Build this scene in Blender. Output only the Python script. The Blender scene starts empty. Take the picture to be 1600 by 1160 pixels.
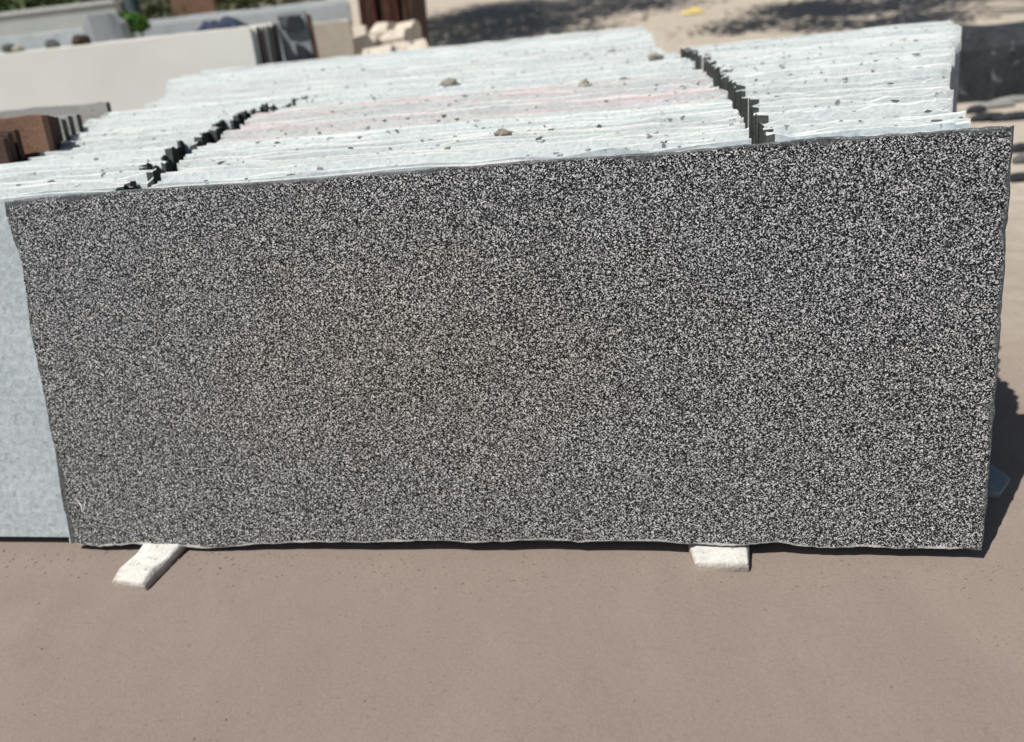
import bpy, bmesh, math, random
from mathutils import Vector, Matrix, noise
random.seed(7)
sc = bpy.context.scene
col = sc.collection
R = math.radians

# ------------------------------------------------------------------ camera
F_PX, YAW, PITCH, ROLL = 1163.16, -0.182601, 0.4864, -0.115234
CAM = Vector((0.43662, -1.5788, 1.43846))
fw = Vector((math.sin(YAW), math.cos(YAW), 0)); rt = Vector((math.cos(YAW), -math.sin(YAW), 0)); up = Vector((0, 0, 1))
fwd = fw*math.cos(PITCH) - up*math.sin(PITCH); up2 = up*math.cos(PITCH) + fw*math.sin(PITCH)
right = rt*math.cos(ROLL) + up2*math.sin(ROLL); upv = up2*math.cos(ROLL) - rt*math.sin(ROLL)
cam = bpy.data.cameras.new('camera'); cam_o = bpy.data.objects.new('camera', cam); col.objects.link(cam_o)
m = Matrix.Identity(4)
for i in range(3):
    m[i][0] = right[i]; m[i][1] = upv[i]; m[i][2] = -fwd[i]; m[i][3] = CAM[i]
cam_o.matrix_world = m
cam.sensor_width = 36; cam.lens = 36*F_PX/1600; cam.clip_start = .05; cam.clip_end = 2000
cam.dof.use_dof = True; cam.dof.focus_distance = 1.78; cam.dof.aperture_fstop = 1.5; cam.dof.aperture_blades = 7
sc.camera = cam_o

# ------------------------------------------------------------------ sky, sun, exposure
SUN_EL = R(59); SHADOW = Vector((.46, .38, 0)).normalized()      # direction in which shadows fall
w = bpy.data.worlds.new('World'); sc.world = w; w.use_nodes = True
nt = w.node_tree; bg = nt.nodes['Background']
sky = nt.nodes.new('ShaderNodeTexSky'); sky.sky_type = 'NISHITA'; sky.sun_disc = False
sky.sun_elevation = SUN_EL; sky.sun_rotation = math.atan2(-SHADOW.x, -SHADOW.y); sky.dust_density = 1.5
nt.links.new(sky.outputs[0], bg.inputs[0]); bg.inputs[1].default_value = .05
sun = bpy.data.lights.new('sun', 'SUN'); sun.energy = 4.7; sun.angle = R(.5); sun.color = (1, .955, .89)
sun_o = bpy.data.objects.new('sun', sun); col.objects.link(sun_o)
dvec = Vector((SHADOW.x*math.cos(SUN_EL), SHADOW.y*math.cos(SUN_EL), -math.sin(SUN_EL)))
sun_o.rotation_euler = dvec.to_track_quat('-Z', 'Y').to_euler(); sun_o.location = (-4, -6, 9)
vs = sc.view_settings; vs.view_transform = 'Standard'; vs.look = 'None'; vs.exposure = 0; vs.gamma = 1; vs.use_curve_mapping = False
sc.render.engine = 'CYCLES'

# ------------------------------------------------------------------ helpers
def ray(u, v):
    return right*((u-800)/F_PX) - upv*((v-580)/F_PX) + fwd
def at_z(u, v, z):
    d = ray(u, v); return CAM + d*((z-CAM.z)/d.z)
def at_y(u, v, y):
    d = ray(u, v); return CAM + d*((y-CAM.y)/d.y)

def tag(o, label=None, cat=None, group=None, kind=None):
    for k, v in (('label', label), ('category', cat), ('group', group), ('kind', kind)):
        if v: o[k] = v
    return o
def link(name, me, mats, parent=None, smooth=False):
    o = bpy.data.objects.new(name, me); col.objects.link(o)
    for mm in (mats if isinstance(mats, (list, tuple)) else [mats]):
        me.materials.append(mm)
    if smooth:
        for p in me.polygons: p.use_smooth = True
    if parent: o.parent = parent
    return o
def mesh(vs_, fs, mi=None):
    me = bpy.data.meshes.new('m'); me.from_pydata([tuple(v) for v in vs_], [], fs)
    if mi:
        for p, i in zip(me.polygons, mi): p.material_index = i
    me.update(); return me
def empty(name, loc):
    o = bpy.data.objects.new(name, None); o.location = loc; o.empty_display_size = .1; col.objects.link(o); return o

# ------------------------------------------------------------------ materials
class N:
    def __init__(s, name, rough=.85, spec=.3):
        s.m = bpy.data.materials.new(name); s.m.use_nodes = True; s.t = s.m.node_tree
        s.b = s.t.nodes['Principled BSDF']; s.b.inputs['Roughness'].default_value = rough
        s.b.inputs['Specular IOR Level'].default_value = spec
    def n(s, typ, **kw):
        x = s.t.nodes.new('ShaderNode'+typ)
        for k, v in kw.items():
            if k in x.inputs: x.inputs[k].default_value = v
            else: setattr(x, k, v)
        return x
    def l(s, a, b): s.t.links.new(a, b)
    def coord(s, which='Object', scale=(1, 1, 1), loc=(0, 0, 0)):
        if which == 'World': o = s.n('NewGeometry').outputs['Position']
        else: o = s.n('TexCoord').outputs[which]
        mp = s.n('Mapping'); mp.inputs['Scale'].default_value = scale; mp.inputs['Location'].default_value = loc
        s.l(o, mp.inputs[0]); return mp.outputs[0]
    def noise(s, co, scale, detail=4, rough=.55, dist=0):
        x = s.n('TexNoise'); x.inputs['Scale'].default_value = scale; x.inputs['Detail'].default_value = detail
        x.inputs['Roughness'].default_value = rough; x.inputs['Distortion'].default_value = dist
        s.l(co, x.inputs['Vector']); return x.outputs['Fac']
    def voro(s, co, scale, out='Color', feature='F1'):
        x = s.n('TexVoronoi'); x.feature = feature; x.inputs['Scale'].default_value = scale; s.l(co, x.inputs['Vector']); return x.outputs[out]
    def ramp(s, fac, stops, interp='LINEAR'):
        x = s.n('ValToRGB'); cr = x.color_ramp; cr.interpolation = interp
        while len(cr.elements) < len(stops): cr.elements.new(.5)
        for e, (p, c) in zip(cr.elements, stops):
            e.position = p; e.color = (c, c, c, 1) if isinstance(c, (int, float)) else (*c, 1)
        s.l(fac, x.inputs[0]); return x.outputs[0]
    def mix(s, fac, a, b, mode='MIX'):
        x = s.n('Mix', data_type='RGBA', blend_type=mode)
        for i, v in ((0, fac), (6, a), (7, b)):
            if hasattr(v, 'links'): s.l(v, x.inputs[i])
            elif isinstance(v, (int, float)): x.inputs[i].default_value = v if i == 0 else (v, v, v, 1)
            else: x.inputs[i].default_value = (*v, 1)
        return x.outputs[2]
    def math(s, op, a, b=0):
        x = s.n('Math', operation=op)
        for i, v in ((0, a), (1, b)):
            if hasattr(v, 'links'): s.l(v, x.inputs[i])
            else: x.inputs[i].default_value = v
        return x.outputs[0]
    def bump(s, h, strength=.4, dist=.01):
        x = s.n('Bump'); x.inputs['Strength'].default_value = strength; x.inputs['Distance'].default_value = dist
        s.l(h, x.inputs['Height']); s.l(x.outputs[0], s.b.inputs['Normal'])
    def done(s, colr, rough=None):
        s.l(colr, s.b.inputs['Base Color'])
        if rough is not None: s.l(rough, s.b.inputs['Roughness'])
        return s.m

def mottled(name, c1, c2, scale=6, speck=None, rough=.85, bump=.3, fine=90, spec=.3, which='Object', speck_scale=40, speck_th=.66, grain=.55, streak=0):
    k = N(name, rough, spec); co = k.coord(which)
    rnd = k.n('ObjectInfo').outputs['Random']
    add = k.n('VectorMath', operation='ADD'); k.l(co, add.inputs[0])
    sc_ = k.n('VectorMath', operation='SCALE'); sc_.inputs[0].default_value = (17, 31, 7); k.l(rnd, sc_.inputs['Scale']); k.l(sc_.outputs[0], add.inputs[1])
    co = add.outputs[0]
    a = k.noise(co, scale, 6, .6); f = k.noise(co, fine, 4, .6)
    c = k.mix(k.ramp(a, [(.3, 0), (.7, 1)]), c1, c2)
    c = k.mix(grain, c, k.ramp(f, [(.25, .25), (.75, .75)]), 'OVERLAY')
    if streak:
        st = k.n('Mapping'); st.inputs['Scale'].default_value = (3.5, 60, 60); k.l(co, st.inputs[0])
        c = k.mix(1, c, k.ramp(k.noise(st.outputs[0], 1, 4, .6), [(.38, 1-streak), (.56, 1)]), 'MULTIPLY')
    v = k.math('ADD', k.math('MULTIPLY', rnd, .22), .88)
    c = k.mix(1, c, v, 'MULTIPLY')
    if speck:
        s_ = k.ramp(k.noise(co, speck_scale, 2, .5), [(speck_th, 0), (speck_th+.05, 1)]); c = k.mix(s_, c, speck)
    k.bump(f, bump, .006)
    return k.done(c)

# polished speckled granite of the front slab
def granite():
    k = N('polished_speckled_granite', .28, .45); co = k.coord('Object')
    n1 = k.noise(co, 245, 1.5, .55, .8)
    v1 = k.n('SeparateColor'); k.l(k.voro(co, 360), v1.inputs[0])
    n2 = k.noise(co, 95, 2, .5)
    s = k.math('ADD', k.math('MULTIPLY', n1, 1.5), k.math('MULTIPLY', v1.outputs[0], .34))
    s = k.math('ADD', s, k.math('MULTIPLY', n2, .35))
    val = k.ramp(k.math('DIVIDE', s, 2.19), [(.41, .003), (.495, .012), (.54, .16), (.612, .74)])
    # a few larger pale crystals
    v3 = k.n('SeparateColor'); k.l(k.voro(co, 120), v3.inputs[0])
    cr = k.math('MULTIPLY', k.ramp(v3.outputs[2], [(.955, 0), (.965, 1)]), k.ramp(k.voro(co, 120, 'Distance'), [(.25, .75), (.5, 0)]))
    val = k.mix(cr, val, (.42, .43, .43))
    # broad warm tint mid-slab: a polished reflection put into the colour
    sv = k.n('VectorMath', operation='SUBTRACT'); sv.inputs[1].default_value = (1.12, 0, .58); k.l(co, sv.inputs[0])
    sm = k.n('Mapping'); sm.inputs['Scale'].default_value = (1.15, 0, 2.1); k.l(sv.outputs[0], sm.inputs[0])
    ln = k.n('VectorMath', operation='LENGTH'); k.l(sm.outputs[0], ln.inputs[0])
    big = k.math('ADD', ln.outputs['Value'], k.math('MULTIPLY', k.math('SUBTRACT', k.noise(co, 4, 4, .6), .5), 1.3))
    tint = k.mix(k.ramp(big, [(.1, .9), (1.2, 0)]), (.96, .97, .985), (1.0, .93, .84))
    c = k.mix(1, val, tint, 'MULTIPLY')
    mid = k.noise(co, 5, 3, .6)
    c = k.mix(1, c, k.ramp(mid, [(.25, .88), (.75, 1.06)]), 'MULTIPLY')
    # unpolished rim that follows the slab's outline
    sx = k.n('SeparateXYZ'); k.l(co, sx.inputs[0])
    rim = k.math('MINIMUM', k.math('SUBTRACT', sx.outputs[0], k.math('MULTIPLY', k.math('SUBTRACT', 1.035, sx.outputs[2]), .012)), k.math('SUBTRACT', 2.6, sx.outputs[0]))
    rim = k.math('MINIMUM', rim, k.math('SUBTRACT', 1.036, sx.outputs[2]))
    rim = k.math('ADD', rim, k.math('MULTIPLY', k.math('SUBTRACT', k.noise(co, 7, 5, .65), .5), .09))
    c = k.mix(k.ramp(rim, [(-.012, .9), (.010, 0)]), c, k.ramp(n2, [(.3, (.035, .042, .045)), (.7, (.12, .13, .133))]))
    k.bump(n1, .04, .002)
    return k.done(c, k.ramp(v1.outputs[1], [(0, .2), (1, .42)]))
M_GRAN = granite()
M_EDGE = mottled('broken_granite_edge', (.075, .085, .09), (.16, .17, .17), 30, (.32, .33, .33), .8, .8, 160, speck_scale=120, speck_th=.6)
M_LIP = mottled('chipped_pale_edge', (.50, .50, .48), (.72, .71, .68), 40, None, .8, .8, 150)
M_TOP = mottled('dusty_slab_top', (.57, .625, .625), (.68, .725, .72), 9, (.14, .15, .15), .95, .9, 70, speck_scale=34, speck_th=.645, streak=.22)
M_TOP_W = mottled('dusty_warm_slab_top', (.61, .63, .62), (.70, .715, .705), 7, (.17, .17, .16), .95, .9, 70, speck_scale=30, speck_th=.66, streak=.2)
M_TOP_P = mottled('pink_marked_slab_top', (.60, .475, .48), (.66, .55, .55), 9, (.2, .17, .17), .95, .9, 70, speck_scale=26, speck_th=.68, streak=.2)
M_PALE = mottled('slurry_coated_slab_face', (.395, .455, .48), (.49, .55, .575), 5, (.30, .345, .35), .9, .6, 45, speck_scale=50, speck_th=.64, grain=.5)
M_FACE = mottled('dusty_slab_side', (.54, .60, .605), (.64, .69, .69), 5, (.24, .24, .24), .95, .5, 60, speck_scale=34, speck_th=.66)
M_END = mottled('bare_dark_granite', (.03, .038, .036), (.085, .095, .088), 14, None, .75, .6, 120)
M_BLOCK = mottled('white_marble_block', (.56, .555, .52), (.72, .71, .67), 16, (.35, .34, .32), .8, .6, 90, speck_th=.68)
def block_mat():
    k = N('worn_white_stone', .85, .25); co = k.coord('Object'); wo = k.coord('World')
    a = k.noise(co, 14, 5, .65); f = k.noise(co, 90, 4, .6)
    c = k.mix(k.ramp(a, [(.3, 0), (.7, 1)]), (.55, .545, .515), (.73, .72, .68)); c = k.mix(.5, c, k.ramp(f, [(.25, .25), (.75, .75)]), 'OVERLAY')
    c = k.mix(k.ramp(k.noise(co, 45, 2, .5), [(.62, 0), (.70, .7)]), c, (.32, .30, .27))
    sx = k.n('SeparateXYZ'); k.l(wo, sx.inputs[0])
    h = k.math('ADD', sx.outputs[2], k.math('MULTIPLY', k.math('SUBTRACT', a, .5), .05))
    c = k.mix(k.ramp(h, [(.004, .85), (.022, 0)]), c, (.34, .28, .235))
    k.bump(k.math('ADD', a, k.math('MULTIPLY', f, .5)), .7, .008)
    return k.done(c)
M_BLOCK = block_mat()
M_BROWN = mottled('red_brown_stone', (.16, .088, .058), (.25, .15, .10), 6, None, .8, .4, 80)
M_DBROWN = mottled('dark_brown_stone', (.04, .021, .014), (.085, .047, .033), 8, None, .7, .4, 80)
M_RUST = mottled('maroon_stone', (.05, .016, .012), (.12, .035, .026), 8, None, .7, .4, 80)
M_GREY = mottled('mid_grey_stone', (.26, .26, .25), (.36, .36, .345), 5, None, .85, .4, 80)
M_BLUEG = mottled('blue_grey_stone', (.30, .33, .35), (.40, .43, .45), 4, None, .8, .4, 80)
M_CREAM = mottled('cream_sandstone', (.625, .635, .60), (.70, .705, .67), 1.3, None, .9, .1, 70, grain=.12)
M_CREAM_TOP = mottled('cream_sandstone_top', (.62, .60, .53), (.74, .72, .65), 6, None, .9, .6, 70)
M_BEIGE = mottled('beige_sandstone', (.40, .35, .29), (.50, .45, .37), 4, None, .9, .4, 70)
M_ROUGH = mottled('rough_cream_stone', (.50, .44, .36), (.72, .66, .56), 5, (.28, .24, .2), .95, .9, 30, speck_scale=9, speck_th=.66)
M_BLACK = mottled('black_quarry_stone', (.016, .02, .026), (.055, .062, .07), 5, (.13, .135, .14), .6, .9, 40, speck_scale=9, speck_th=.63)
M_WALL = mottled('pale_grey_render', (.42, .46, .46), (.52, .55, .54), 2, None, .9, .2, 50)
M_TEAL = mottled('teal_stone', (.30, .36, .37), (.38, .44, .44), 20, None, .7, .4, 120)
M_POST = mottled('dark_teal_paint', (.025, .045, .05), (.045, .07, .075), 12, None, .6, .2, 60)
M_NAVY = mottled('navy_cloth', (.015, .02, .045), (.06, .075, .12), 20, None, .95, .6, 90)
M_YELLOW = mottled('faded_yellow_sack', (.55, .42, .12), (.68, .56, .24), 15, None, .9, .6, 90)
M_PEBBLE = mottled('dust_pebble', (.24, .198, .168), (.33, .285, .245), 30, None, .95, .4, 90)
M_LUMP = mottled('buff_mortar_lump', (.40, .37, .29), (.55, .51, .42), 25, (.14, .13, .1), .95, .8, 80)
M_CHIP = mottled('dark_stone_chip', (.07, .075, .075), (.22, .23, .22), 30, None, .9, .6, 90)
M_BARK = mottled('pale_bark', (.22, .16, .11), (.36, .28, .2), 8, None, .95, .9, 30)
M_CHALK = mottled('chalk_mark', (.75, .76, .75), (.8, .8, .78), 30, None, .95, .2, 90)
def leaf_mat(name, a, b):
    k = N(name, .6, .3); rnd = k.n('NewGeometry').outputs['Random Per Island']
    k.b.inputs['Transmission Weight'].default_value = 0
    return k.done(k.ramp(rnd, [(0, a), (1, b)]))
M_LEAF = leaf_mat('leaf_green', (.05, .085, .028), (.15, .19, .07))
M_LEAF2 = leaf_mat('leaf_dark', (.04, .055, .025), (.13, .14, .06))
M_LEAF3 = leaf_mat('leaf_bright', (.08, .20, .03), (.14, .28, .05))

def ground_mat():
    k = N('dusty_yard_ground', .97, .15); co = k.coord('World')
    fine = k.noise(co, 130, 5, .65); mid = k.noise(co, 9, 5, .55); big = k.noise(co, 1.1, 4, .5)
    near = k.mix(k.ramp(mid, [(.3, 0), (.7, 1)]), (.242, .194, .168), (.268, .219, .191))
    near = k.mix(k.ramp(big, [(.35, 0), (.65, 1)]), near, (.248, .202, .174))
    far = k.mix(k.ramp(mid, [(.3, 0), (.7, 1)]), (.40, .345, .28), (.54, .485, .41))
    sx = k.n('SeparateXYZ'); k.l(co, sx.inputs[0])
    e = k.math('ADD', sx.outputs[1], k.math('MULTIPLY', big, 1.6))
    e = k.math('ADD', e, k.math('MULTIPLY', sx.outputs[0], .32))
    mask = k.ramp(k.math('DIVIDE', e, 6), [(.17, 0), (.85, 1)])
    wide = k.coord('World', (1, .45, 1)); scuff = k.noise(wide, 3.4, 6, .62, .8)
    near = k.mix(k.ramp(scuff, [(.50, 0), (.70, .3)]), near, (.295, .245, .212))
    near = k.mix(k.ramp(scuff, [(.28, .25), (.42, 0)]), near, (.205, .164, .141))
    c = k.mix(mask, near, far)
    c = k.mix(.22, c, k.ramp(fine, [(.3, .3), (.7, .7)]), 'OVERLAY')
    sp = k.ramp(k.noise(co, 70, 1, .5), [(.70, 0), (.76, 1)]); c = k.mix(k.math('MULTIPLY', sp, .4), c, (.17, .138, .115))
    k.bump(k.math('ADD', k.math('MULTIPLY', fine, .25), mid), .4, .010)
    return k.done(c)
M_GROUND = ground_mat()

# ------------------------------------------------------------------ ground
def axis(lo, hi, near_lo, near_hi, step):
    xs = [near_lo]
    while xs[-1] < near_hi: xs.append(xs[-1]+step)
    s = step
    while xs[-1] < hi: s *= 1.35; xs.append(min(hi, xs[-1]+s))
    s = step
    while xs[0] > lo: s *= 1.35; xs.insert(0, max(lo, xs[0]-s))
    return xs
gx = axis(-900, 900, -3, 4, .05); gy = axis(-60, 1500, -1.5, 5, .05)
def gz(x, y):
    d = noise.fractal(Vector((x*1.3, y*1.3, 3.1)), 1, 2, 4)*.007 + noise.noise(Vector((x*5, y*5, 1)))*.0025
    q = max(0., y-7.0); b = 3.2*(1-math.exp(-q*q/(q+3.0)*.075/3.2)) if q else 0.     # sand bank rising behind the yard
    return d - .004 + b*min(1., max(0., (x+.42*y+1.5)/4.0))
gv = [(x, y, gz(x, y)) for y in gy for x in gx]; nx = len(gx)
gf = [(j*nx+i, j*nx+i+1, (j+1)*nx+i+1, (j+1)*nx+i) for j in range(len(gy)-1) for i in range(nx-1)]
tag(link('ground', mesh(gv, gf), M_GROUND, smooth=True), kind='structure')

def at_g(u, v):
    d = ray(u, v); t = .5
    while t < 90:
        p = CAM + d*t
        if p.z < gz(p.x, p.y): return Vector((p.x, p.y, gz(p.x, p.y)))
        t += .02
    return CAM + d*90
# ------------------------------------------------------------------ slabs
LEAN = .282117
def slab_mesh(L, H, t, seg=14, rough=.006, endj=.006, seed=0, wob=.004, gap_shade=(0, 0)):
    """upright slab, x 0..L, y 0..t (front at 0), z 0..H; rough sawn/broken top. material 0 top, 1 faces, 2 ends"""
    rd = random.Random(seed); vv = []; ff = []; mi = []
    ph = rd.uniform(0, 99)
    st = [0, min(.02, L*.2)] + [L*q/seg for q in range(1, seg)] + [L-min(.02, L*.2), L]
    if L/seg < .03: st = [L*q/seg for q in range(seg+1)]
    seg = len(st)-1
    for i in range(seg+1):
        x = st[i] + (rd.uniform(-.012, .012) if 0 < i < seg else rd.uniform(-endj, endj))
        h = H + noise.noise(Vector((x*2.3+ph, ph, 0)))*wob*2 + rd.uniform(-rough, rough)*.6
        if rd.random() < .10: h -= rd.uniform(.4, 1.2)*rough*1.5
        c = rd.uniform(.001, .004); c2 = rd.uniform(.001, .006)
        vv += [(x, 0, 0), (x, 0, h-c*1.5), (x, c, h), (x, t-c2, h+rd.uniform(-rough, rough)*.5), (x, t, h-c2*1.5), (x, t, 0)]
    for i in range(seg):
        a = i*6; b = a+6
        for q in range(6):
            r = (q+1) % 6
            ff.append((a+q, b+q, b+r, a+r)); mi.append(0 if q in (1, 2, 3) else (2 if (i == 0 and gap_shade[0]) or (i == seg-1 and gap_shade[1]) else 1))  # face strips beside the column gaps coloured dark for the gap's shade
    ff.append((0, 1, 2, 3, 4, 5)); mi.append(2)
    e = seg*6; ff.append((e+5, e+4, e+3, e+2, e+1, e)); mi.append(2)
    return mesh(vv, ff, mi)
def add_slab(name, x0, x1, y, H, t, mats, label, cat='stone slab', group=None, lean=LEAN, z=.03, seed=0, seg=14, rough=.006, rz=0, wob=.004, gap_shade=(0, 0)):
    o = link(name, slab_mesh(x1-x0, H, t, seg, rough, seed=seed, wob=wob, gap_shade=gap_shade), mats)
    o.location = (x0, y, z); o.rotation_euler = (-lean, 0, rz)
    return tag(o, label, cat, group)

# --- the dark polished slab in front: outline traced along its broken edges
SL = Vector((0, math.sin(LEAN), math.cos(LEAN))); SN = Vector((0, -math.cos(LEAN), math.sin(LEAN)))
P0 = Vector((-1.3, 0, .03))
def on_slab(u, v):
    d = ray(u, v); t = (P0-CAM).dot(SN)/d.dot(SN); p = CAM + d*t - P0
    return p.x, p.dot(SL)
edge_px = dict(
    top=[(5, 316), (28, 312), (60, 309), (95, 305), (130, 303), (200, 296), (300, 291), (400, 285), (500, 278), (590, 270), (680, 263), (770, 256), (860, 249), (960, 243), (1060, 236), (1130, 229), (1200, 223), (1245, 218), (1290, 213), (1340, 213), (1400, 210), (1450, 206), (1500, 201), (1545, 198), (1585, 197)],
    right=[(1583, 240), (1579, 300), (1574, 360), (1572, 420), (1567, 480), (1563, 540), (1559, 600), (1554, 660), (1549, 720), (1545, 770), (1540, 820), (1536, 862)],
    bottom=[(1505, 858), (1480, 859), (1440, 857), (1400, 858), (1340, 855), (1290, 857), (1250, 854), (1215, 847), (1180, 851), (1145, 854), (1110, 852), (1080, 851), (1030, 847), (960, 846), (905, 848), (860, 844), (800, 846), (740, 849), (690, 845), (640, 846), (570, 849), (500, 847), (450, 849), (400, 851), (350, 856), (315, 857), (280, 855), (245, 853), (210, 850), (180, 853), (155, 855), (130, 852), (108, 849)],
    left=[(104, 820), (97, 790), (90, 750), (84, 705), (75, 660), (68, 620), (60, 585), (52, 545), (45, 510), (41, 470), (36, 440), (33, 415), (26, 392), (17, 368), (10, 346), (7, 330)])
rd = random.Random(3)
out = []; side = []
for k_ in ('top', 'right', 'bottom', 'left'):
    pts = edge_px[k_]
    for a, b in zip(pts, pts[1:]+[None]):
        n_ = 4
        for q in range(n_ if b else 1):
            u = a[0] if not b else a[0]+(b[0]-a[0])*q/n_; v = a[1] if not b else a[1]+(b[1]-a[1])*q/n_
            s_, t_ = on_slab(u, v); j = .0016
            out.append((s_+rd.uniform(-j, j), t_+rd.uniform(-j, j))); side.append(k_)
n = len(out); T = .020
cx = sum(p[0] for p in out)/n; cy = sum(p[1] for p in out)/n
def inset(i, d):
    a = Vector(out[i-2]); b = Vector(out[(i+2) % n]); tdir = (b-a).normalized(); nn = Vector((tdir.y, -tdir.x))
    p = Vector(out[i]); c_ = Vector((cx, cy))-p
    if nn.dot(c_) < 0: nn = -nn
    return p + nn*d
vv = []; ff = []; mi = []
rings = []
for (kd, yy) in (('f', 0), ('m', .0045), ('b', T*.8), ('e', T)):
    r0 = len(vv)
    for i in range(n):
        if kd == 'f': p = inset(i, .003 + .006*abs(noise.noise(Vector((out[i][0]*14, out[i][1]*14, 4)))) + rd.uniform(0, .0015))
        elif kd == 'e': p = inset(i, .004)
        else: p = Vector(out[i]) + Vector((rd.uniform(-1, 1), rd.uniform(-1, 1)))*.0008
        bt = side[i] == 'bottom'
        if kd == 'f' and bt: p = inset(i, .0025 + .008*max(0, .15+noise.noise(Vector((out[i][0]*11, 7, 4)))) + rd.uniform(0, .002))
        vv.append((p.x, .002 if (kd == 'm' and bt) else yy, p.y))
    rings.append(r0)
for a, b in zip(rings, rings[1:]):
    for i in range(n):
        j = (i+1) % n
        ff.append((a+i, a+j, b+j, b+i))
        mi.append(2 if (side[i] == 'bottom' and a == rings[0]) else 1)
ff.append(tuple(range(rings[0]+n-1, rings[0]-1, -1))); mi.append(0)
ff.append(tuple(range(rings[3], rings[3]+n))); mi.append(1)
me = mesh(vv, ff, mi)
bm = bmesh.new(); bm.from_mesh(me); bmesh.ops.recalc_face_normals(bm, faces=bm.faces); bm.to_mesh(me); bm.free()
front = link('granite_sheet', me, [M_GRAN, M_EDGE, M_LIP])
front.location = P0; front.rotation_euler = (-LEAN, 0, 0)
tag(front, 'large dark grey speckled polished granite slab leaning at the front of the stacks', 'granite slab')
# little white chalk scratches on the polished face, near its lower left corner
def chalk(pts, wd):
    v_ = []; f_ = []
    for i, (u, v) in enumerate(pts):
        s_, t_ = on_slab(u, v); ww = wd*(.4 if i in (0, len(pts)-1) else 1)
        v_ += [(s_-ww, -.0006, t_-ww*.4), (s_+ww, -.0006, t_+ww*.4)]
    for i in range(len(pts)-1): f_.append((2*i, 2*i+1, 2*i+3, 2*i+2))
    link('chalk_mark', mesh(v_, f_), M_CHALK, front)
chalk([(117, 778), (122, 783), (127, 791), (129, 800)], .0016)
chalk([(133, 781), (132, 790), (129, 801)], .0016)
chalk([(250, 784), (252, 778), (258, 776), (263, 778)], .0013)

# --- three columns of pale dusty slabs behind it
H0 = 1.0357
DY = H0*math.sin(LEAN)                     # a slab's top stands this far behind its foot
def interp(tab, y):
    if y <= tab[0][0]: return tab[0][1]
    for (a, xa), (b, xb) in zip(tab, tab[1:]):
        if y <= b: return xa+(xb-xa)*(y-a)/(b-a)
    return tab[-1][1]
PITCH_S = .0345; TH = .030
rs = random.Random(11)
def steps(rg, amp, lo, hi):
    """ends step in small batches of slabs"""
    st = {'n': 0, 'v': 0}
    def f():
        if st['n'] <= 0: st['n'] = rg.randint(lo, hi); st['v'] = rg.uniform(-amp, amp)
        st['n'] -= 1; return st['v'] + rg.uniform(-.008, .008)
    return f
LR = [(.30, -.96), (.45, -.985), (.95, -1.12), (1.57, -1.20), (2.10, -1.06)]            # right ends of the left column
ML = [(.30, -.85), (.45, -.88), (.95, -1.015), (1.57, -1.13), (2.05, -.98), (2.16, -2.02), (2.45, -2.1), (3.7, -2.75), (4.4, -2.8)]   # left ends of the middle one
MR = [(.30, .725), (.97, .765), (2.09, .72), (2.6, .62), (4.4, .57)]
RL = [(.30, .772), (.97, .828), (2.09, .79), (2.8, .70)]
RR = [(.30, 1.22), (.40, 1.26), (.55, 1.265), (1.2, 1.485), (1.7, 1.68), (2.28, 1.91), (2.8, 2.05)]
LL = [(.30, -2.5), (.80, -2.5), (.84, -1.76), (.95, -1.70), (1.18, -1.74), (1.25, -1.92), (1.9, -2.1), (2.1, -2.15)]
def column(y0, y1, lt, rtab, ja, jb, mats_f, label, group, hfun, sd):
    y = y0; i = 0
    hs = steps(rs, .007, 2, 5)
    while y + DY < y1:
        yt = y+DY; t = TH*rs.uniform(.82, 1.1)
        x0 = interp(lt, yt)+ja(); x1 = interp(rtab, yt)+jb()
        mats = mats_f(yt, i); lab = label(yt, i); grp = group
        if mats[0] is M_TOP_P: lab = 'pink-tinged slab in the middle column of the slab stack'; grp = 'pink-tinged slabs of the middle column'
        add_slab('pale_stone_sheet', x0, x1, y, H0+.004+hs()+rs.uniform(-.006, .006)+hfun(yt), t, mats, lab, 'stone slab', grp,
                 seed=sd+i, seg=max(10, int((x1-x0)/.11)), rough=.007, gap_shade={1000: (0, 1), 3000: (1, 0)}.get(sd, (0, 0)))
        y += t/math.cos(LEAN) + rs.uniform(.001, .007); i += 1
    return i
def tops(yt, i): return [rs.choice([M_TOP, M_TOP, M_TOP_W]), M_PALE if i < 2 else M_FACE, M_END]
def tops_mid(yt, i):
    if 1.02 < yt < 1.62 and rs.random() < .62: return [M_TOP_P, M_FACE, M_END]
    if yt > 2.2: return [rs.choice([M_TOP_W, M_TOP_W, M_TOP]), M_FACE, M_END]
    return tops(yt, i)
column(.026, 2.08, LL, LR, steps(rs, .02, 2, 4), steps(rs, .04, 3, 5), tops,
       lambda yt, i: 'pale blue-grey slab whose dusty face shows left of the dark granite slab' if i == 0 else 'dusty pale slab standing in the left column of the slab stack',
       'slabs of the left column', lambda y: 0, 1000)
column(.026, 4.3, ML, MR, steps(rs, .022, 2, 5), steps(rs, .010, 3, 7), tops_mid,
       lambda yt, i: 'pale slab of the middle column touching the back of the dark slab' if i == 0 else 'dusty pale slab standing in the wide middle column of the slab stack', 'slabs of the middle column', lambda y: 0, 2000)
column(.026, 2.62, RL, RR, steps(rs, .014, 4, 8), steps(rs, .012, 3, 7), tops,
       lambda yt, i: 'pale slab of the right column touching the back of the dark slab' if i == 0 else 'dusty pale slab standing in the right column of the slab stack', 'slabs of the right column', lambda y: 0, 3000)

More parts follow.
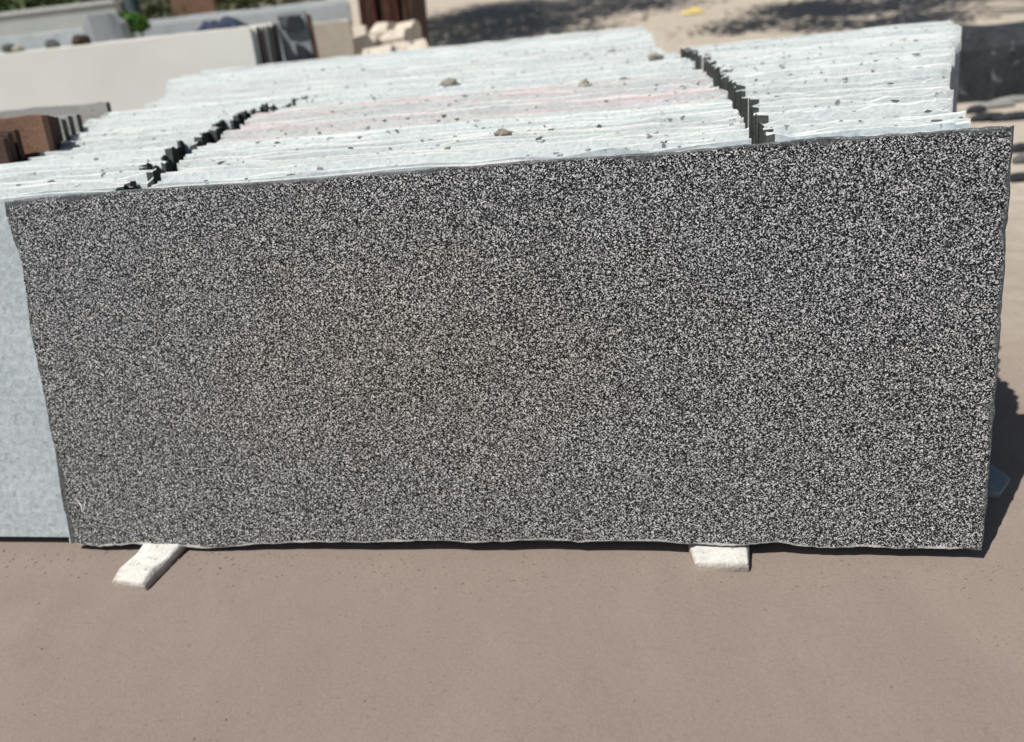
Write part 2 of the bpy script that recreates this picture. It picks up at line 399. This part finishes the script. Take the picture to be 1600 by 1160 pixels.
# --- stone bearers under the slabs
def rough_block(name, L, W_, H, mats, seed, j=.006, parent=None, nseg=6, bev=.006):
    rg = random.Random(seed); bm = bmesh.new()
    bmesh.ops.create_grid(bm, x_segments=1, y_segments=1, size=.5); bm.clear()
    vv = []; ff = []
    prof = [(-.5, 0), (-.5, .8), (-.42, 1), (.42, 1), (.5, .8), (.5, 0)]
    for i in range(nseg+1):
        e = 1 if 0 < i < nseg else .93
        for (a, b) in prof:
            vv.append((a*W_*e+rg.uniform(-j, j), L*i/nseg+rg.uniform(-j, j), b*H*(e if b else 1)+(rg.uniform(-j, j)*.6 if b else 0)))
    k = len(prof)
    for i in range(nseg):
        for q in range(k): ff.append((i*k+q, i*k+(q+1) % k, (i+1)*k+(q+1) % k, (i+1)*k+q))
    ff.append(tuple(range(k-1, -1, -1))); ff.append(tuple(range(nseg*k, nseg*k+k)))
    bm.free(); me = mesh(vv, ff)
    b2 = bmesh.new(); b2.from_mesh(me); bmesh.ops.recalc_face_normals(b2, faces=b2.faces); b2.to_mesh(me); b2.free()
    return link(name, me, mats, parent)
def bearer(x, y, L, W_, rz, label, seed, nseg=10, worn=False):
    o = rough_block('stone_bearer', L, W_, .062, M_BLOCK, seed, .0065, nseg=nseg); o.location = (x, y, -.033); o.rotation_euler = (0, 0, R(rz))
    if worn:
        bv = o.modifiers.new('worn', 'BEVEL'); bv.width = .012; bv.segments = 3; bv.limit_method = 'ANGLE'; bv.angle_limit = R(25)
        for v_ in o.data.vertices: v_.co += Vector([noise.noise(v_.co*22+Vector((seed+q*9, 0, 0)))*.007 for q in range(3)])
        for p_ in o.data.polygons: p_.use_smooth = True
    return tag(o, label, 'stone block', 'stone bearers under the slabs')
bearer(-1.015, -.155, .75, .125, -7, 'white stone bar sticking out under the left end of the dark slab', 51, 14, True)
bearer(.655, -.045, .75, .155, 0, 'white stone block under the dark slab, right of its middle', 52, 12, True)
hid = 'stone bar hidden beneath the pale slab columns'
for x, y, L in ((-1.95, .12, .8), (-.62, .75, 1.5), (.5, .75, 1.6), (-1.5, .75, 1.2), (.93, .35, .95), (1.17, .35, .9), (1.1, 1.3, 1.1), (1.62, 1.45, .9), (-.7, 2.26, 1.4), (.4, 2.4, 1.3), (-1.9, 1.98, 1.7)):
    bearer(x, y, L, .11, 0, hid, int(x*100)+int(y*70)+900, 6)

# --- lumps and chips lying on the slab tops
def lump_mesh(seed, sub=2, rough=.35):
    bm = bmesh.new(); bmesh.ops.create_icosphere(bm, subdivisions=sub, radius=1)
    rg = random.Random(seed); off = Vector((rg.uniform(0, 50), rg.uniform(0, 50), rg.uniform(0, 50)))
    for v in bm.verts:
        k = 1 + rough*noise.noise(v.co*1.3+off) + rough*.5*noise.noise(v.co*3.1+off)
        v.co = v.co*k
        if v.co.z < -.55: v.co.z = -.55
    me = bpy.data.meshes.new('lump'); bm.to_mesh(me); bm.free(); return me
def lump(name, loc, size, mat, seed, label, cat, group=None, rz=None, smooth=False, sub=2, rough=.35):
    o = link(name, lump_mesh(seed, sub, rough), mat, smooth=smooth); o.scale = size
    o.location = (loc[0], loc[1], loc[2]+.5*size[2]); o.rotation_euler = (0, 0, rz if rz is not None else random.uniform(0, 6.28))
    return tag(o, label, cat, group)
ZT = .03 + H0*math.cos(LEAN) + .004
for k_, (u, v, a, b, c_, lab) in enumerate([
    (702, 133, .085, .045, .022, 'buff mortar lump on the middle column, near its far part'),
    (786, 212, .055, .028, .018, 'buff mortar lump on the middle column nearest the dark slab'),
    (913, 136, .070, .030, .018, 'buff mortar lump beside the pinkish slab tops'),
    (1022, 92, .09, .04, .02, 'buff mortar lump near the far end of the right hand gap')]):
    p = at_z(u, v, ZT); lump('mortar_lump', p, (a*.38, b*.6, c_*.8), M_LUMP, 300+k_, lab, 'mortar lump', 'lumps on the slab tops', rz=0, rough=.8)
chips = [(random.Random(5+q).uniform(300, 1480), random.Random(70+q).uniform(60, 240)) for q in range(36)] + [(668, 158), (745, 172), (770, 138), (762, 148), (694, 182), (715, 188), (685, 190), (882, 182), (952, 176), (850, 197), (1015, 150), (600, 190), (560, 215), (620, 205), (585, 155), (520, 175), (430, 230), (345, 256), (440, 205), (1085, 60), (1222, 102), (1243, 128), (1330, 160), (1395, 158), (1400, 160), (1320, 125), (1450, 175), (150, 250), (80, 285), (210, 180), (265, 178), (290, 184), (1040, 222), (920, 235), (650, 112), (855, 105), (905, 70), (505, 110), (480, 118), (1500, 185), (1465, 190), (30, 290), (120, 292), (1130, 205), (700, 232), (590, 240)]
for k_, (u, v) in enumerate(chips):
    p = at_z(u, v, ZT)
    if p.y < .34 or p.y > 4.2 or (p.y > 2.5 and p.x > .5): continue
    s_ = random.uniform(.003, .009)*(1+.3*p.y)
    lump('stone_chip', p, (s_*1.5, s_*.9, s_*.42), rs.choice([M_CHIP, M_CHIP, M_LUMP]), 400+k_, 'small stone chip lying on the dusty slab tops', 'stone chip', 'chips on the slab tops', sub=1, rough=.9)

# ------------------------------------------------------------------ second group at the left: brown and grey slabs
def left_slab(name, u, vtop, ytop, mats, t, label, x0=-3.4, group=None, lean=.20, seed=0):
    p = at_y(u, vtop, ytop); H = (p.z-.03)/math.cos(lean)
    return add_slab(name, x0, p.x, ytop-H*math.sin(lean), H, t, mats, label, 'stone slab', group, lean=lean, seed=seed, seg=12, rough=.005)
def M3(a, top=None): return [top or a, a, M_DBROWN]
for k_, (u, v, y) in enumerate([(4, 214, .86), (12, 207, .90), (20, 203, .94)]):
    left_slab('dark_stone_sheet', u, v, y, M3(M_DBROWN), .022, 'dark brown slab in the small batch standing before the red-brown slab', group='dark slabs at the left edge', seed=500+k_, x0=-2.6)
left_slab('brown_stone_sheet', 62, 179, 1.02, [M_BROWN, M_BROWN, M_BROWN], .03, 'red-brown slab with its broad face showing at the left edge', seed=510)
for k_, (u, v, y) in enumerate([(70, 180, 1.10), (77, 182, 1.16), (84, 183, 1.24)]):
    left_slab('dark_stone_sheet', u, v, y, [M_BROWN, M_BROWN, M_DBROWN], .03, 'thin brown slab in the batch right behind the red-brown slab', group='brown slabs behind the red-brown one', seed=520+k_)
for k_, (u, v, y) in enumerate([(96, 182, 1.34), (104, 181, 1.42), (118, 179, 1.52)]):
    left_slab('grey_stone_sheet', u, v, y, [M_GREY, M_GREY, M_END], .03, 'mid-grey slab of the batch behind the brown slabs', group='grey slabs behind the brown ones', seed=530+k_)
left_slab('grey_stone_sheet', 165, 158, 2.16, [M_GREY, M_GREY, M_END], .03, 'long grey slab standing farthest right just before the cream slab wall', seed=540)

# ------------------------------------------------------------------ row of tall cream slabs
pr = at_y(390, 42, 4.62)
Hc = (pr.z-.02)/math.cos(.14)
y = 4.62-Hc*math.sin(.14)
for k_ in range(9):
    add_slab('cream_stone_sheet', -6.2+rs.uniform(-.03, .03), pr.x+(0 if k_ == 0 else .012+.006*k_+rs.uniform(-.006, .006)), y, Hc+(0 if k_ == 0 else rs.uniform(-.012, .012)), .04, [M_CREAM_TOP, M_CREAM, M_CREAM if k_ in (0, 4) else M_DBROWN],  # shade on the stack's right ends put in as dark brown end faces
             'tall cream slab whose wide smooth face fills the upper left' if k_ == 0 else 'tall cream slab standing behind the wide cream face',
             'stone slab', 'tall cream slabs', lean=.14, z=.02, seed=600+k_, seg=20, rough=.004)
    y += .04/math.cos(.14)+rs.uniform(.003, .01)
cream_back = y
# things lying on the cream slabs' tops
def cloth_mesh(L, W_, H, seed):
    rg = random.Random(seed); nx_, ny_ = 16, 8; vv = []; ff = []
    for j in range(ny_+1):
        for i in range(nx_+1):
            a, b = i/nx_*2-1, j/ny_*2-1
            f = max(0, 1-(a*a)**1.2)*max(0, 1-b*b)
            z = H*f**.6*(.55+.9*abs(noise.noise(Vector((a*2.4+seed, b*1.7, 0)))))
            vv.append((a*L/2*(1+.12*noise.noise(Vector((b*3, seed, a)))), b*W_/2*(1+.2*noise.noise(Vector((a*4, seed, 2)))), z))
    for j in range(ny_):
        for i in range(nx_): ff.append((j*(nx_+1)+i, j*(nx_+1)+i+1, (j+1)*(nx_+1)+i+1, (j+1)*(nx_+1)+i))
    o_ = len(vv); vv2 = vv+[(x, y_, -.002) for x, y_, z in vv]
    return mesh(vv, ff)
pc = at_y(346, 49, 4.78)
o = link('folded_cloth', cloth_mesh(.40, .22, .08, 5), M_NAVY, smooth=True); o.location = (pc.x, 4.80, pr.z+.006)
tag(o, 'crumpled dark navy cloth lying on top of the cream slabs', 'cloth')
for k_, (u, s_, mat, lab) in enumerate([(76, .085, M_CHIP, 'dark round stone on the cream slab tops, left of the others'), (122, .10, M_DBROWN, 'dark wedge-shaped stone on the cream slab tops'), (8, .09, M_CHIP, 'dark stone on the cream slab tops at the left edge'), (20, .06, M_LUMP, 'small buff stone on the cream slab tops at the left edge')]):
    p = at_y(u, 55, 4.85); lump('loose_stone', (p.x, 4.85, pr.z+.0), (s_*.8, s_*.6, s_*.55), mat, 620+k_, lab, 'stone', 'stones on the cream slabs', rz=.2*k_)

# thin slab end, the leaning blue-grey slab with its shadow-patch plates and the beige one right of the cream slabs
def end_on(name, u0, vtop, Y, wd, H_top, mat, lab, group, rz=0, tilt=0, D=.5, seed=1, cat='stone slab'):
    """a slab standing end-on to the viewer; tilt leans it sideways"""
    p = at_y(u0, vtop, Y); H = p.z
    o = link(name, slab_mesh(D, H/math.cos(tilt), wd, 4, .004, seed=seed), [mat, mat, mat])
    o.rotation_euler = (tilt, 0, R(90)+rz); o.location = (p.x + H*math.tan(tilt)*1.0, Y, .012)
    return tag(o, lab, cat, group)
pa = at_y(430, 23, 5.02); pb = at_y(476, 20, 5.02); pd = at_y(491, 95, 5.02)
tk = .03
xs = (pb.x-pa.x)
skew = (pd.x-pb.x)/(pb.z-pd.z)
zt = pa.z
vv = []
for yy in (0, tk):
    vv += [(pa.x+skew*zt, yy, .01), (pb.x+skew*zt, yy, .01), (pb.x, yy, zt+.005), (pa.x, yy, zt)]
ff = [(0, 1, 2, 3), (7, 6, 5, 4), (0, 4, 5, 1), (1, 5, 6, 2), (2, 6, 7, 3), (3, 7, 4, 0)]
c0 = sum((Vector(v) for v in vv), Vector())/8; base = Vector((c0.x, 0, 0))
o = link('blue_grey_stone_sheet', mesh([Vector(v)-base for v in vv], ff), M_BLUEG); o.location = (base.x, 5.02, 0); tag(o, 'blue-grey slab tilted sideways between dark slab ends and beige slab', 'stone slab')
def plate(name, px, Y, th, mat, lab, cat, group=None):
    pp = [at_y(u, v, Y) for u, v in px]; k = len(pp); c = sum(pp, Vector())/k
    vv = [p-c for p in pp]+[p-c+Vector((0, th, 0)) for p in pp]
    ff = [tuple(range(k)), tuple(range(2*k-1, k-1, -1))]+[(i, k+i, k+(i+1) % k, (i+1) % k) for i in range(k)]
    me = mesh(vv, ff); b = bmesh.new(); b.from_mesh(me); bmesh.ops.recalc_face_normals(b, faces=b.faces); b.to_mesh(me); b.free()
    o = link(name, me, mat); o.location = c; return tag(o, lab, cat, group)
plate('dark_offcut', [(434, 27), (468, 24), (473, 46), (457, 50), (440, 47)], 4.985, .025, M_BLACK, 'dark stone offcut resting high against the tilted blue-grey slab', 'stone offcut')  # dark plates added in place of shadow patches on the blue-grey slab
plate('dark_offcut', [(461, 68), (472, 72), (486, 84), (491, 120), (470, 120)], 4.985, .025, M_BLACK, 'dark stone offcut standing low against the tilted blue-grey slab', 'stone offcut')
end_on('thin_stone_sheet', 478, 26, 5.03, .03, 0, M_BROWN, 'thin brown slab end right of the blue-grey slab', 'slab ends beside the cream slabs', tilt=skew*-.9, seed=660, D=.05)
pe = at_y(545, 31, 5.5); pf = at_y(482, 37, 5.5)
for k_ in range(3):
    Hb = pe.z/math.cos(.1)
    add_slab('beige_stone_sheet', pf.x-.2, pe.x-.03*k_, 5.5-pe.z*.1+k_*.05, Hb, .04, [M_CREAM_TOP, M_BEIGE, M_BEIGE], 'beige slab with a pale top edge behind the rough cream stones' if k_ == 0 else 'beige slab hidden behind the front beige slab', 'stone slab', 'beige slabs', lean=.1, z=.0, seed=670+k_, seg=6)
# grey slabs further back, top edges pale
for k_ in range(4):
    a = at_y(545, 4, 9.0); Hb = (a.z+.02*k_)/math.cos(.12)
    add_slab('grey_stone_sheet', a.x-4.2, a.x-.04*k_, 9-a.z*.12+.05*k_, Hb, .04, [M_TOP_W, M_BLUEG, M_BLUEG], 'long pale-topped grey slab far behind the cream slabs' if k_ == 0 else 'grey slab behind the long pale-topped grey slab', 'stone slab', 'far grey slabs', lean=.12, z=0, seed=680+k_, seg=10)
# dark maroon slab ends, a row of thin slabs seen end-on
for k_ in range(10):
    u = 549 + 8.6*k_; hh = at_y(u, 8+rs.uniform(-5, 3), 8.2)
    o = link('maroon_stone_sheet', slab_mesh(.7, hh.z+.25+rs.uniform(-.06, .05), .05, 4, .01, seed=700+k_), [rs.choice([M_DBROWN, M_RUST, M_DBROWN])]*3)
    o.rotation_euler = (.05+rs.uniform(-.03, .03), 0, R(90)+rs.uniform(-.05, .05)); o.location = (hh.x+.05, 8.2, .005)
    tag(o, 'thin dark maroon-brown slab in the row of slab ends behind the cream stones', 'stone slab', 'row of dark maroon slabs')
# heap of rough cream stones
for k_, (u, v, wx, dy, Y, lab) in enumerate([(535, 66, .34, .5, 6.0, 'squarish rough cream stone block right beside the beige slab'), (580, 62, .30, .4, 6.35, 'rough cream stone block in the middle of the heap'), (622, 54, .32, .45, 6.5, 'rough cream stone block at the right end of the heap'), (562, 46, .30, .4, 6.9, 'rough cream stone block at the back of the heap, left'), (602, 43, .26, .35, 7.0, 'rough cream stone block at the back of the heap, middle'), (640, 40, .26, .35, 7.1, 'rough cream stone block at the back of the heap, right'), (598, 80, .36, .3, 5.9, 'low rough cream stone block at the front of the heap'), (652, 70, .40, .3, 6.1, 'low rough cream stone block at the front right of the heap')]):
    p = at_y(u-14, v-4, Y); o = rough_block('rough_stone', dy, wx, p.z, M_ROUGH, 720+k_, .03, nseg=3)
    o.location = (p.x, Y, -.004); o.rotation_euler = (0, 0, rs.uniform(-.4, .4)); tag(o, lab, 'stone', 'heap of rough cream stones')

# ------------------------------------------------------------------ dark block, offcuts and shadow-streak lumps at the right
pL = at_z(1470, 160, 0); pR = Vector((5.6, 5.65, 0))
o = rough_block('black_stone_block', 2.6, .9, .57, M_BLACK, 77, .03, nseg=14)
o.rotation_euler = (0, 0, R(-90-8)); o.location = (pL.x-.25, pL.y+.42, -.004)
tag(o, 'low black rough stone block beyond the right end of the stacks', 'stone block')
for k_, (u, v, sx, sy, mat) in enumerate([(1545, 187, .16, .07, M_BLACK), (1585, 185, .20, .08, M_BLACK), (1525, 176, .10, .05, M_BLACK), (1592, 236, .10, .05, M_BLACK), (1594, 254, .06, .03, M_CHIP), (1592, 282, .08, .04, M_BLACK), (1550, 168, .22, .06, M_GREY), (1580, 160, .2, .06, M_GREY)]):  # dark lumps stand in for shadow streaks on the sand; grey ones are offcuts
    p = at_z(u, v, 0); lump('stone_offcut', p, (sx, sy, .035), mat, 740+k_, ['dark flat stone offcut lying on the sand in front of the black block', 'grey stone offcut lying at the foot of the black block'][mat is M_GREY], 'stone offcut', 'offcuts by the black block' if mat is not M_GREY else 'grey offcuts by the black block', rz=.2)
# teal offcut in the slab's shadow
pt = [at_z(u, v, 0) for u, v in ((1530, 738), (1548, 735), (1577, 755), (1561, 778), (1530, 775))]
c = sum(pt, Vector())/5
vv = [p-c for p in pt]+[p-c+Vector((0, 0, .022)) for p in pt]
o = link('teal_offcut', mesh(vv, [(4, 3, 2, 1, 0), (5, 6, 7, 8, 9)]+[(i, (i+1) % 5, 5+(i+1) % 5, 5+i) for i in range(5)]), M_TEAL); o.location = (c.x, c.y, -.002)
tag(o, 'flat teal offcut lying in the shadow beside the dark slab', 'stone offcut')

# ------------------------------------------------------------------ upper left: wall, block, post, bushes
def leaf_cloud(cx_, cy_, cz_, rx, ry, rz, nleaf, size, seed, clumps=40):
    rg = random.Random(seed); vv = []; ff = []
    cl = []
    for _ in range(clumps):
        while True:
            p = Vector((rg.uniform(-1, 1), rg.uniform(-1, 1), rg.uniform(-1, 1)))
            if .25 < p.length < 1: break
        cl.append(p)
    for i in range(nleaf):
        c = rg.choice(cl); q = c + Vector((rg.gauss(0, .15), rg.gauss(0, .15), rg.gauss(0, .15)))
        p = Vector((cx_+q.x*rx, cy_+q.y*ry, cz_+q.z*rz))
        a = Vector((rg.gauss(0, 1), rg.gauss(0, 1), rg.gauss(0, .6))).normalized(); b = a.cross(Vector((rg.gauss(0, 1), rg.gauss(0, 1), rg.gauss(0, 1)))).normalized()
        s_ = size*rg.uniform(.6, 1.3); k = len(vv)
        vv += [p-a*s_, p+b*s_*.45, p+a*s_, p-b*s_*.45]; ff.append((k, k+1, k+2, k+3))
    return mesh(vv, ff)
def tube(path, radii, sides=8):
    vv = []; ff = []
    for i, p in enumerate(path):
        d = (path[min(i+1, len(path)-1)]-path[max(i-1, 0)]).normalized(); x = d.orthogonal().normalized(); y_ = d.cross(x)
        for k in range(sides):
            a = 2*math.pi*k/sides; vv.append(p+(x*math.cos(a)+y_*math.sin(a))*radii[i])
    for i in range(len(path)-1):
        for k in range(sides): ff.append((i*sides+k, i*sides+(k+1) % sides, (i+1)*sides+(k+1) % sides, (i+1)*sides+k))
    ff.append(tuple(range(sides-1, -1, -1))); e = (len(path)-1)*sides; ff.append(tuple(range(e, e+sides)))
    return vv, ff
def join(parts):
    V = []; F_ = []
    for v, f in parts:
        o_ = len(V); V += v; F_ += [tuple(i+o_ for i in q) for q in f]
    return mesh(V, F_)
def tree(x, y_, crown_c, crown_r, trunk_r, label, seed, nleaf=9000, size=.10, mat=M_LEAF, clumps=70, bz=0):
    rg = random.Random(seed); t = empty('tree', (x, y_, bz))
    cc = Vector(crown_c)-Vector((x, y_, bz))
    fork = Vector((cc.x*.25, cc.y*.25, cc.z*.55))
    parts = [tube([Vector((0, 0, -.05)), Vector((cc.x*.05+.03, cc.y*.05, cc.z*.2)), Vector((cc.x*.14-.04, cc.y*.14, cc.z*.4)), fork], [trunk_r*1.25, trunk_r, trunk_r*.9, trunk_r*.8], 10)]
    link('trunk', join(parts), M_BARK, t, True)
    for k in range(8):
        a = k*.785+rg.uniform(-.3, .3); e = cc+Vector((math.cos(a)*crown_r[0]*.75, math.sin(a)*crown_r[1]*.75, rg.uniform(-.3, .6)*crown_r[2]))
        mid = fork.lerp(e, .5)+Vector((0, 0, rg.uniform(.1, .5)))
        link('limb', join([tube([fork-Vector((0, 0, .1)), mid, e], [trunk_r*.5, trunk_r*.3, trunk_r*.08], 6)]), M_BARK, t, True)
    o = link('crown', leaf_cloud(cc.x, cc.y, cc.z, *crown_r, nleaf, size, seed+1, clumps), mat, t)
    return tag(t, label, 'tree')
def bush(u, v, Y, rx, rz, label, seed, mat, nleaf=2500, size=.06):
    p = at_y(u, v, Y); t = empty('bush', (p.x, Y, 0))
    cz = max(p.z-rz, rz*.5)
    link('stem', join([tube([Vector((.05*k-.05, 0, 0)), Vector((rx*.3*(k-1), .1*(k-1), cz))], [.03, .012], 6) for k in range(3)]), M_BARK, t)
    link('foliage', leaf_cloud(0, 0, cz, rx, rx*.7, rz, nleaf, size, seed, 45), mat, t)
    return tag(t, label, 'bush')
# pale grey boundary wall with coping
a = at_y(-160, 45, 13); b = at_y(178, 6, 13)
t = empty('boundary_wall', ((a.x+b.x)/2, 13, 0)); Lw = b.x-a.x
def box(x0, x1, y0, y1, z0, z1):
    return ([Vector(p) for p in ((x0, y0, z0), (x1, y0, z0), (x1, y1, z0), (x0, y1, z0), (x0, y0, z1), (x1, y0, z1), (x1, y1, z1), (x0, y1, z1))],
            [(3, 2, 1, 0), (4, 5, 6, 7), (0, 1, 5, 4), (1, 2, 6, 5), (2, 3, 7, 6), (3, 0, 4, 7)])
link('wall', join([box(-Lw/2-6, Lw/2, 0, .2, -.05, 1.74)]), M_WALL, t)
link('coping', join([box(-Lw/2-6, Lw/2+.03, -.04, .24, 1.743, 1.80)]), M_TOP_W, t)
tag(t, 'pale grey boundary wall under the bushes at the upper left', 'wall')
# lower pale slabs between the wall and the cream row
for k_ in range(3):
    p = at_y(128, 45, 7.6); Hb = p.z/math.cos(.1)
    add_slab('pale_stone_sheet', p.x-6, p.x+.06*k_, 7.6+.06*k_, Hb, .04, [M_TOP_W, M_PALE, M_PALE], 'pale slab in the short row before the boundary wall', 'stone slab', 'pale slabs before the wall', lean=.1, z=0, seed=760+k_, seg=10)
p = at_y(152, 22, 6.6); o = rough_block('grey_stone_block', .42, .24, p.z, M_BLUEG, 88, .012, nseg=4); o.rotation_euler = (0, 0, R(-78)); o.location = (p.x-.2, 6.6, -.004)
tag(o, 'upright grey stone block behind the cream slabs', 'stone block')
p = at_y(203, 0, 9.5)
t = empty('teal_post', (p.x, 9.5, 0)); link('shaft', join([tube([Vector((0, 0, -.03)), Vector((.01, 0, 1.1)), Vector((0, 0, 2.3))], [.11, .105, .10], 12)]), M_POST, t, True); link('cap', join([tube([Vector((0, 0, 2.3)), Vector((0, 0, 2.34))], [.13, .12], 12)]), M_TEAL, t)
tag(t, 'dark teal post behind the cream slabs, left of the dark bush', 'post')
p = at_y(300, 12, 11); add_slab('brown_stone_sheet', p.x-.45, p.x+.32, 11, 1.75, .05, [M_BROWN]*3, 'brown slab standing far behind, at the top edge', 'stone slab', lean=.1, z=0, seed=780)
for k_, (u, v, Y, rx, rz, lab, mat) in enumerate([(-60, -30, 15, 1.6, .9, 'green bush behind the wall at the far left', M_LEAF), (30, -22, 15, 1.5, .9, 'green bush above the wall at the upper left corner', M_LEAF), (110, -25, 15.5, 1.1, .8, 'olive bush behind the right part of the wall', M_LEAF2), (240, -14, 10.5, .55, .6, 'dark bush right of the teal post', M_LEAF2), (200, 22, 8.6, .18, .12, 'small bright green plant at the foot of the teal post', M_LEAF3), (300, -40, 17, 1.6, 1.1, 'dark bush far behind the brown slab', M_LEAF2), (410, -50, 19, 1.8, 1.1, 'dark bush far behind the grey slabs', M_LEAF2)]):
    bush(u, v, Y, rx, rz, lab, 800+k_, mat, size=.05 if rx < .6 else .10, nleaf=1200 if rx < .6 else 3500)
# yellow sack and far stones on the sand
p = at_g(1082, 20); o = link('yellow_sack', cloth_mesh(.42, .5, .09, 9), M_YELLOW, smooth=True); o.location = p; tag(o, 'faded yellow sack lying on the far sand', 'sack')
for k_, (u, v, s_, lab) in enumerate([(1018, 22, .10, 'pale stone on the far sand left of the yellow sack'), (1002, 30, .14, 'larger pale stone on the far sand left of the yellow sack'), (782, 52, .09, 'pale stone on the shaded sand behind the middle column'), (1262, 34, .13, 'pale stone on the far sand behind the right column'), (705, 58, .12, 'pale stone on the sand right of the rough stone heap')]):
    p = at_g(u, v); lump('sand_stone', p, (s_, s_*.8, s_*.45), M_ROUGH, 840+k_, lab, 'stone', 'stones on the far sand', rough=.45)

# ------------------------------------------------------------------ trees that shade the far sand
def shade_tree(u, v, h, radii, trunk, tr, label, seed, nleaf, size, mat, clumps):
    g = at_g(u, v); k = (h-0)/math.tan(SUN_EL); c = g - SHADOW*k + Vector((0, 0, h))
    tree(trunk.x, trunk.y, c, radii, tr, label, seed, nleaf, size, mat, clumps, trunk.z)
shade_tree(800, 28, 4.2, (4.3, 4.2, 1.1), at_g(653, 38), .16, 'spreading tree with pale trunk behind the cream stones', 900, 13000, .14, M_LEAF, 60)
shade_tree(1340, 16, 3.8, (2.5, 2.1, .8), Vector((8.2, 9.5, gz(8.2, 9.5))), .15, 'spreading tree standing right of the yard', 920, 6000, .11, M_LEAF2, 36)

# ------------------------------------------------------------------ grit on the ground
rg = random.Random(21); bm = bmesh.new(); vv = []; ff = []
for i in range(4200):
    x = rg.uniform(-2.2, 3.2); y_ = rg.uniform(-1.0, 5)
    if i >= 2600: x = rg.uniform(-1.8, 2.0); y_ = .01-abs(rg.gauss(0, .07))
    if y_ > 0 and x < 1.35+.35*y_ and y_ < 4: continue
    s_ = .0012+.0045*rg.random()**4; k = len(vv); z = gz(x, y_)
    for dx, dy, dz in ((1, 0, .2), (-.3, .9, .2), (-.8, -.6, .2), (.1, .05, 1.1), (0, 0, -.5)):
        vv.append((x+dx*s_*rg.uniform(.7, 1.3), y_+dy*s_*rg.uniform(.7, 1.3), z+dz*s_*.8))
    ff += [(k, k+1, k+3), (k+1, k+2, k+3), (k+2, k, k+3), (k+1, k, k+4), (k+2, k+1, k+4), (k, k+2, k+4)]
tag(link('grit', mesh(vv, ff), M_PEBBLE), 'fine grit scattered over the dusty ground', 'grit', kind='stuff')
bm.free()
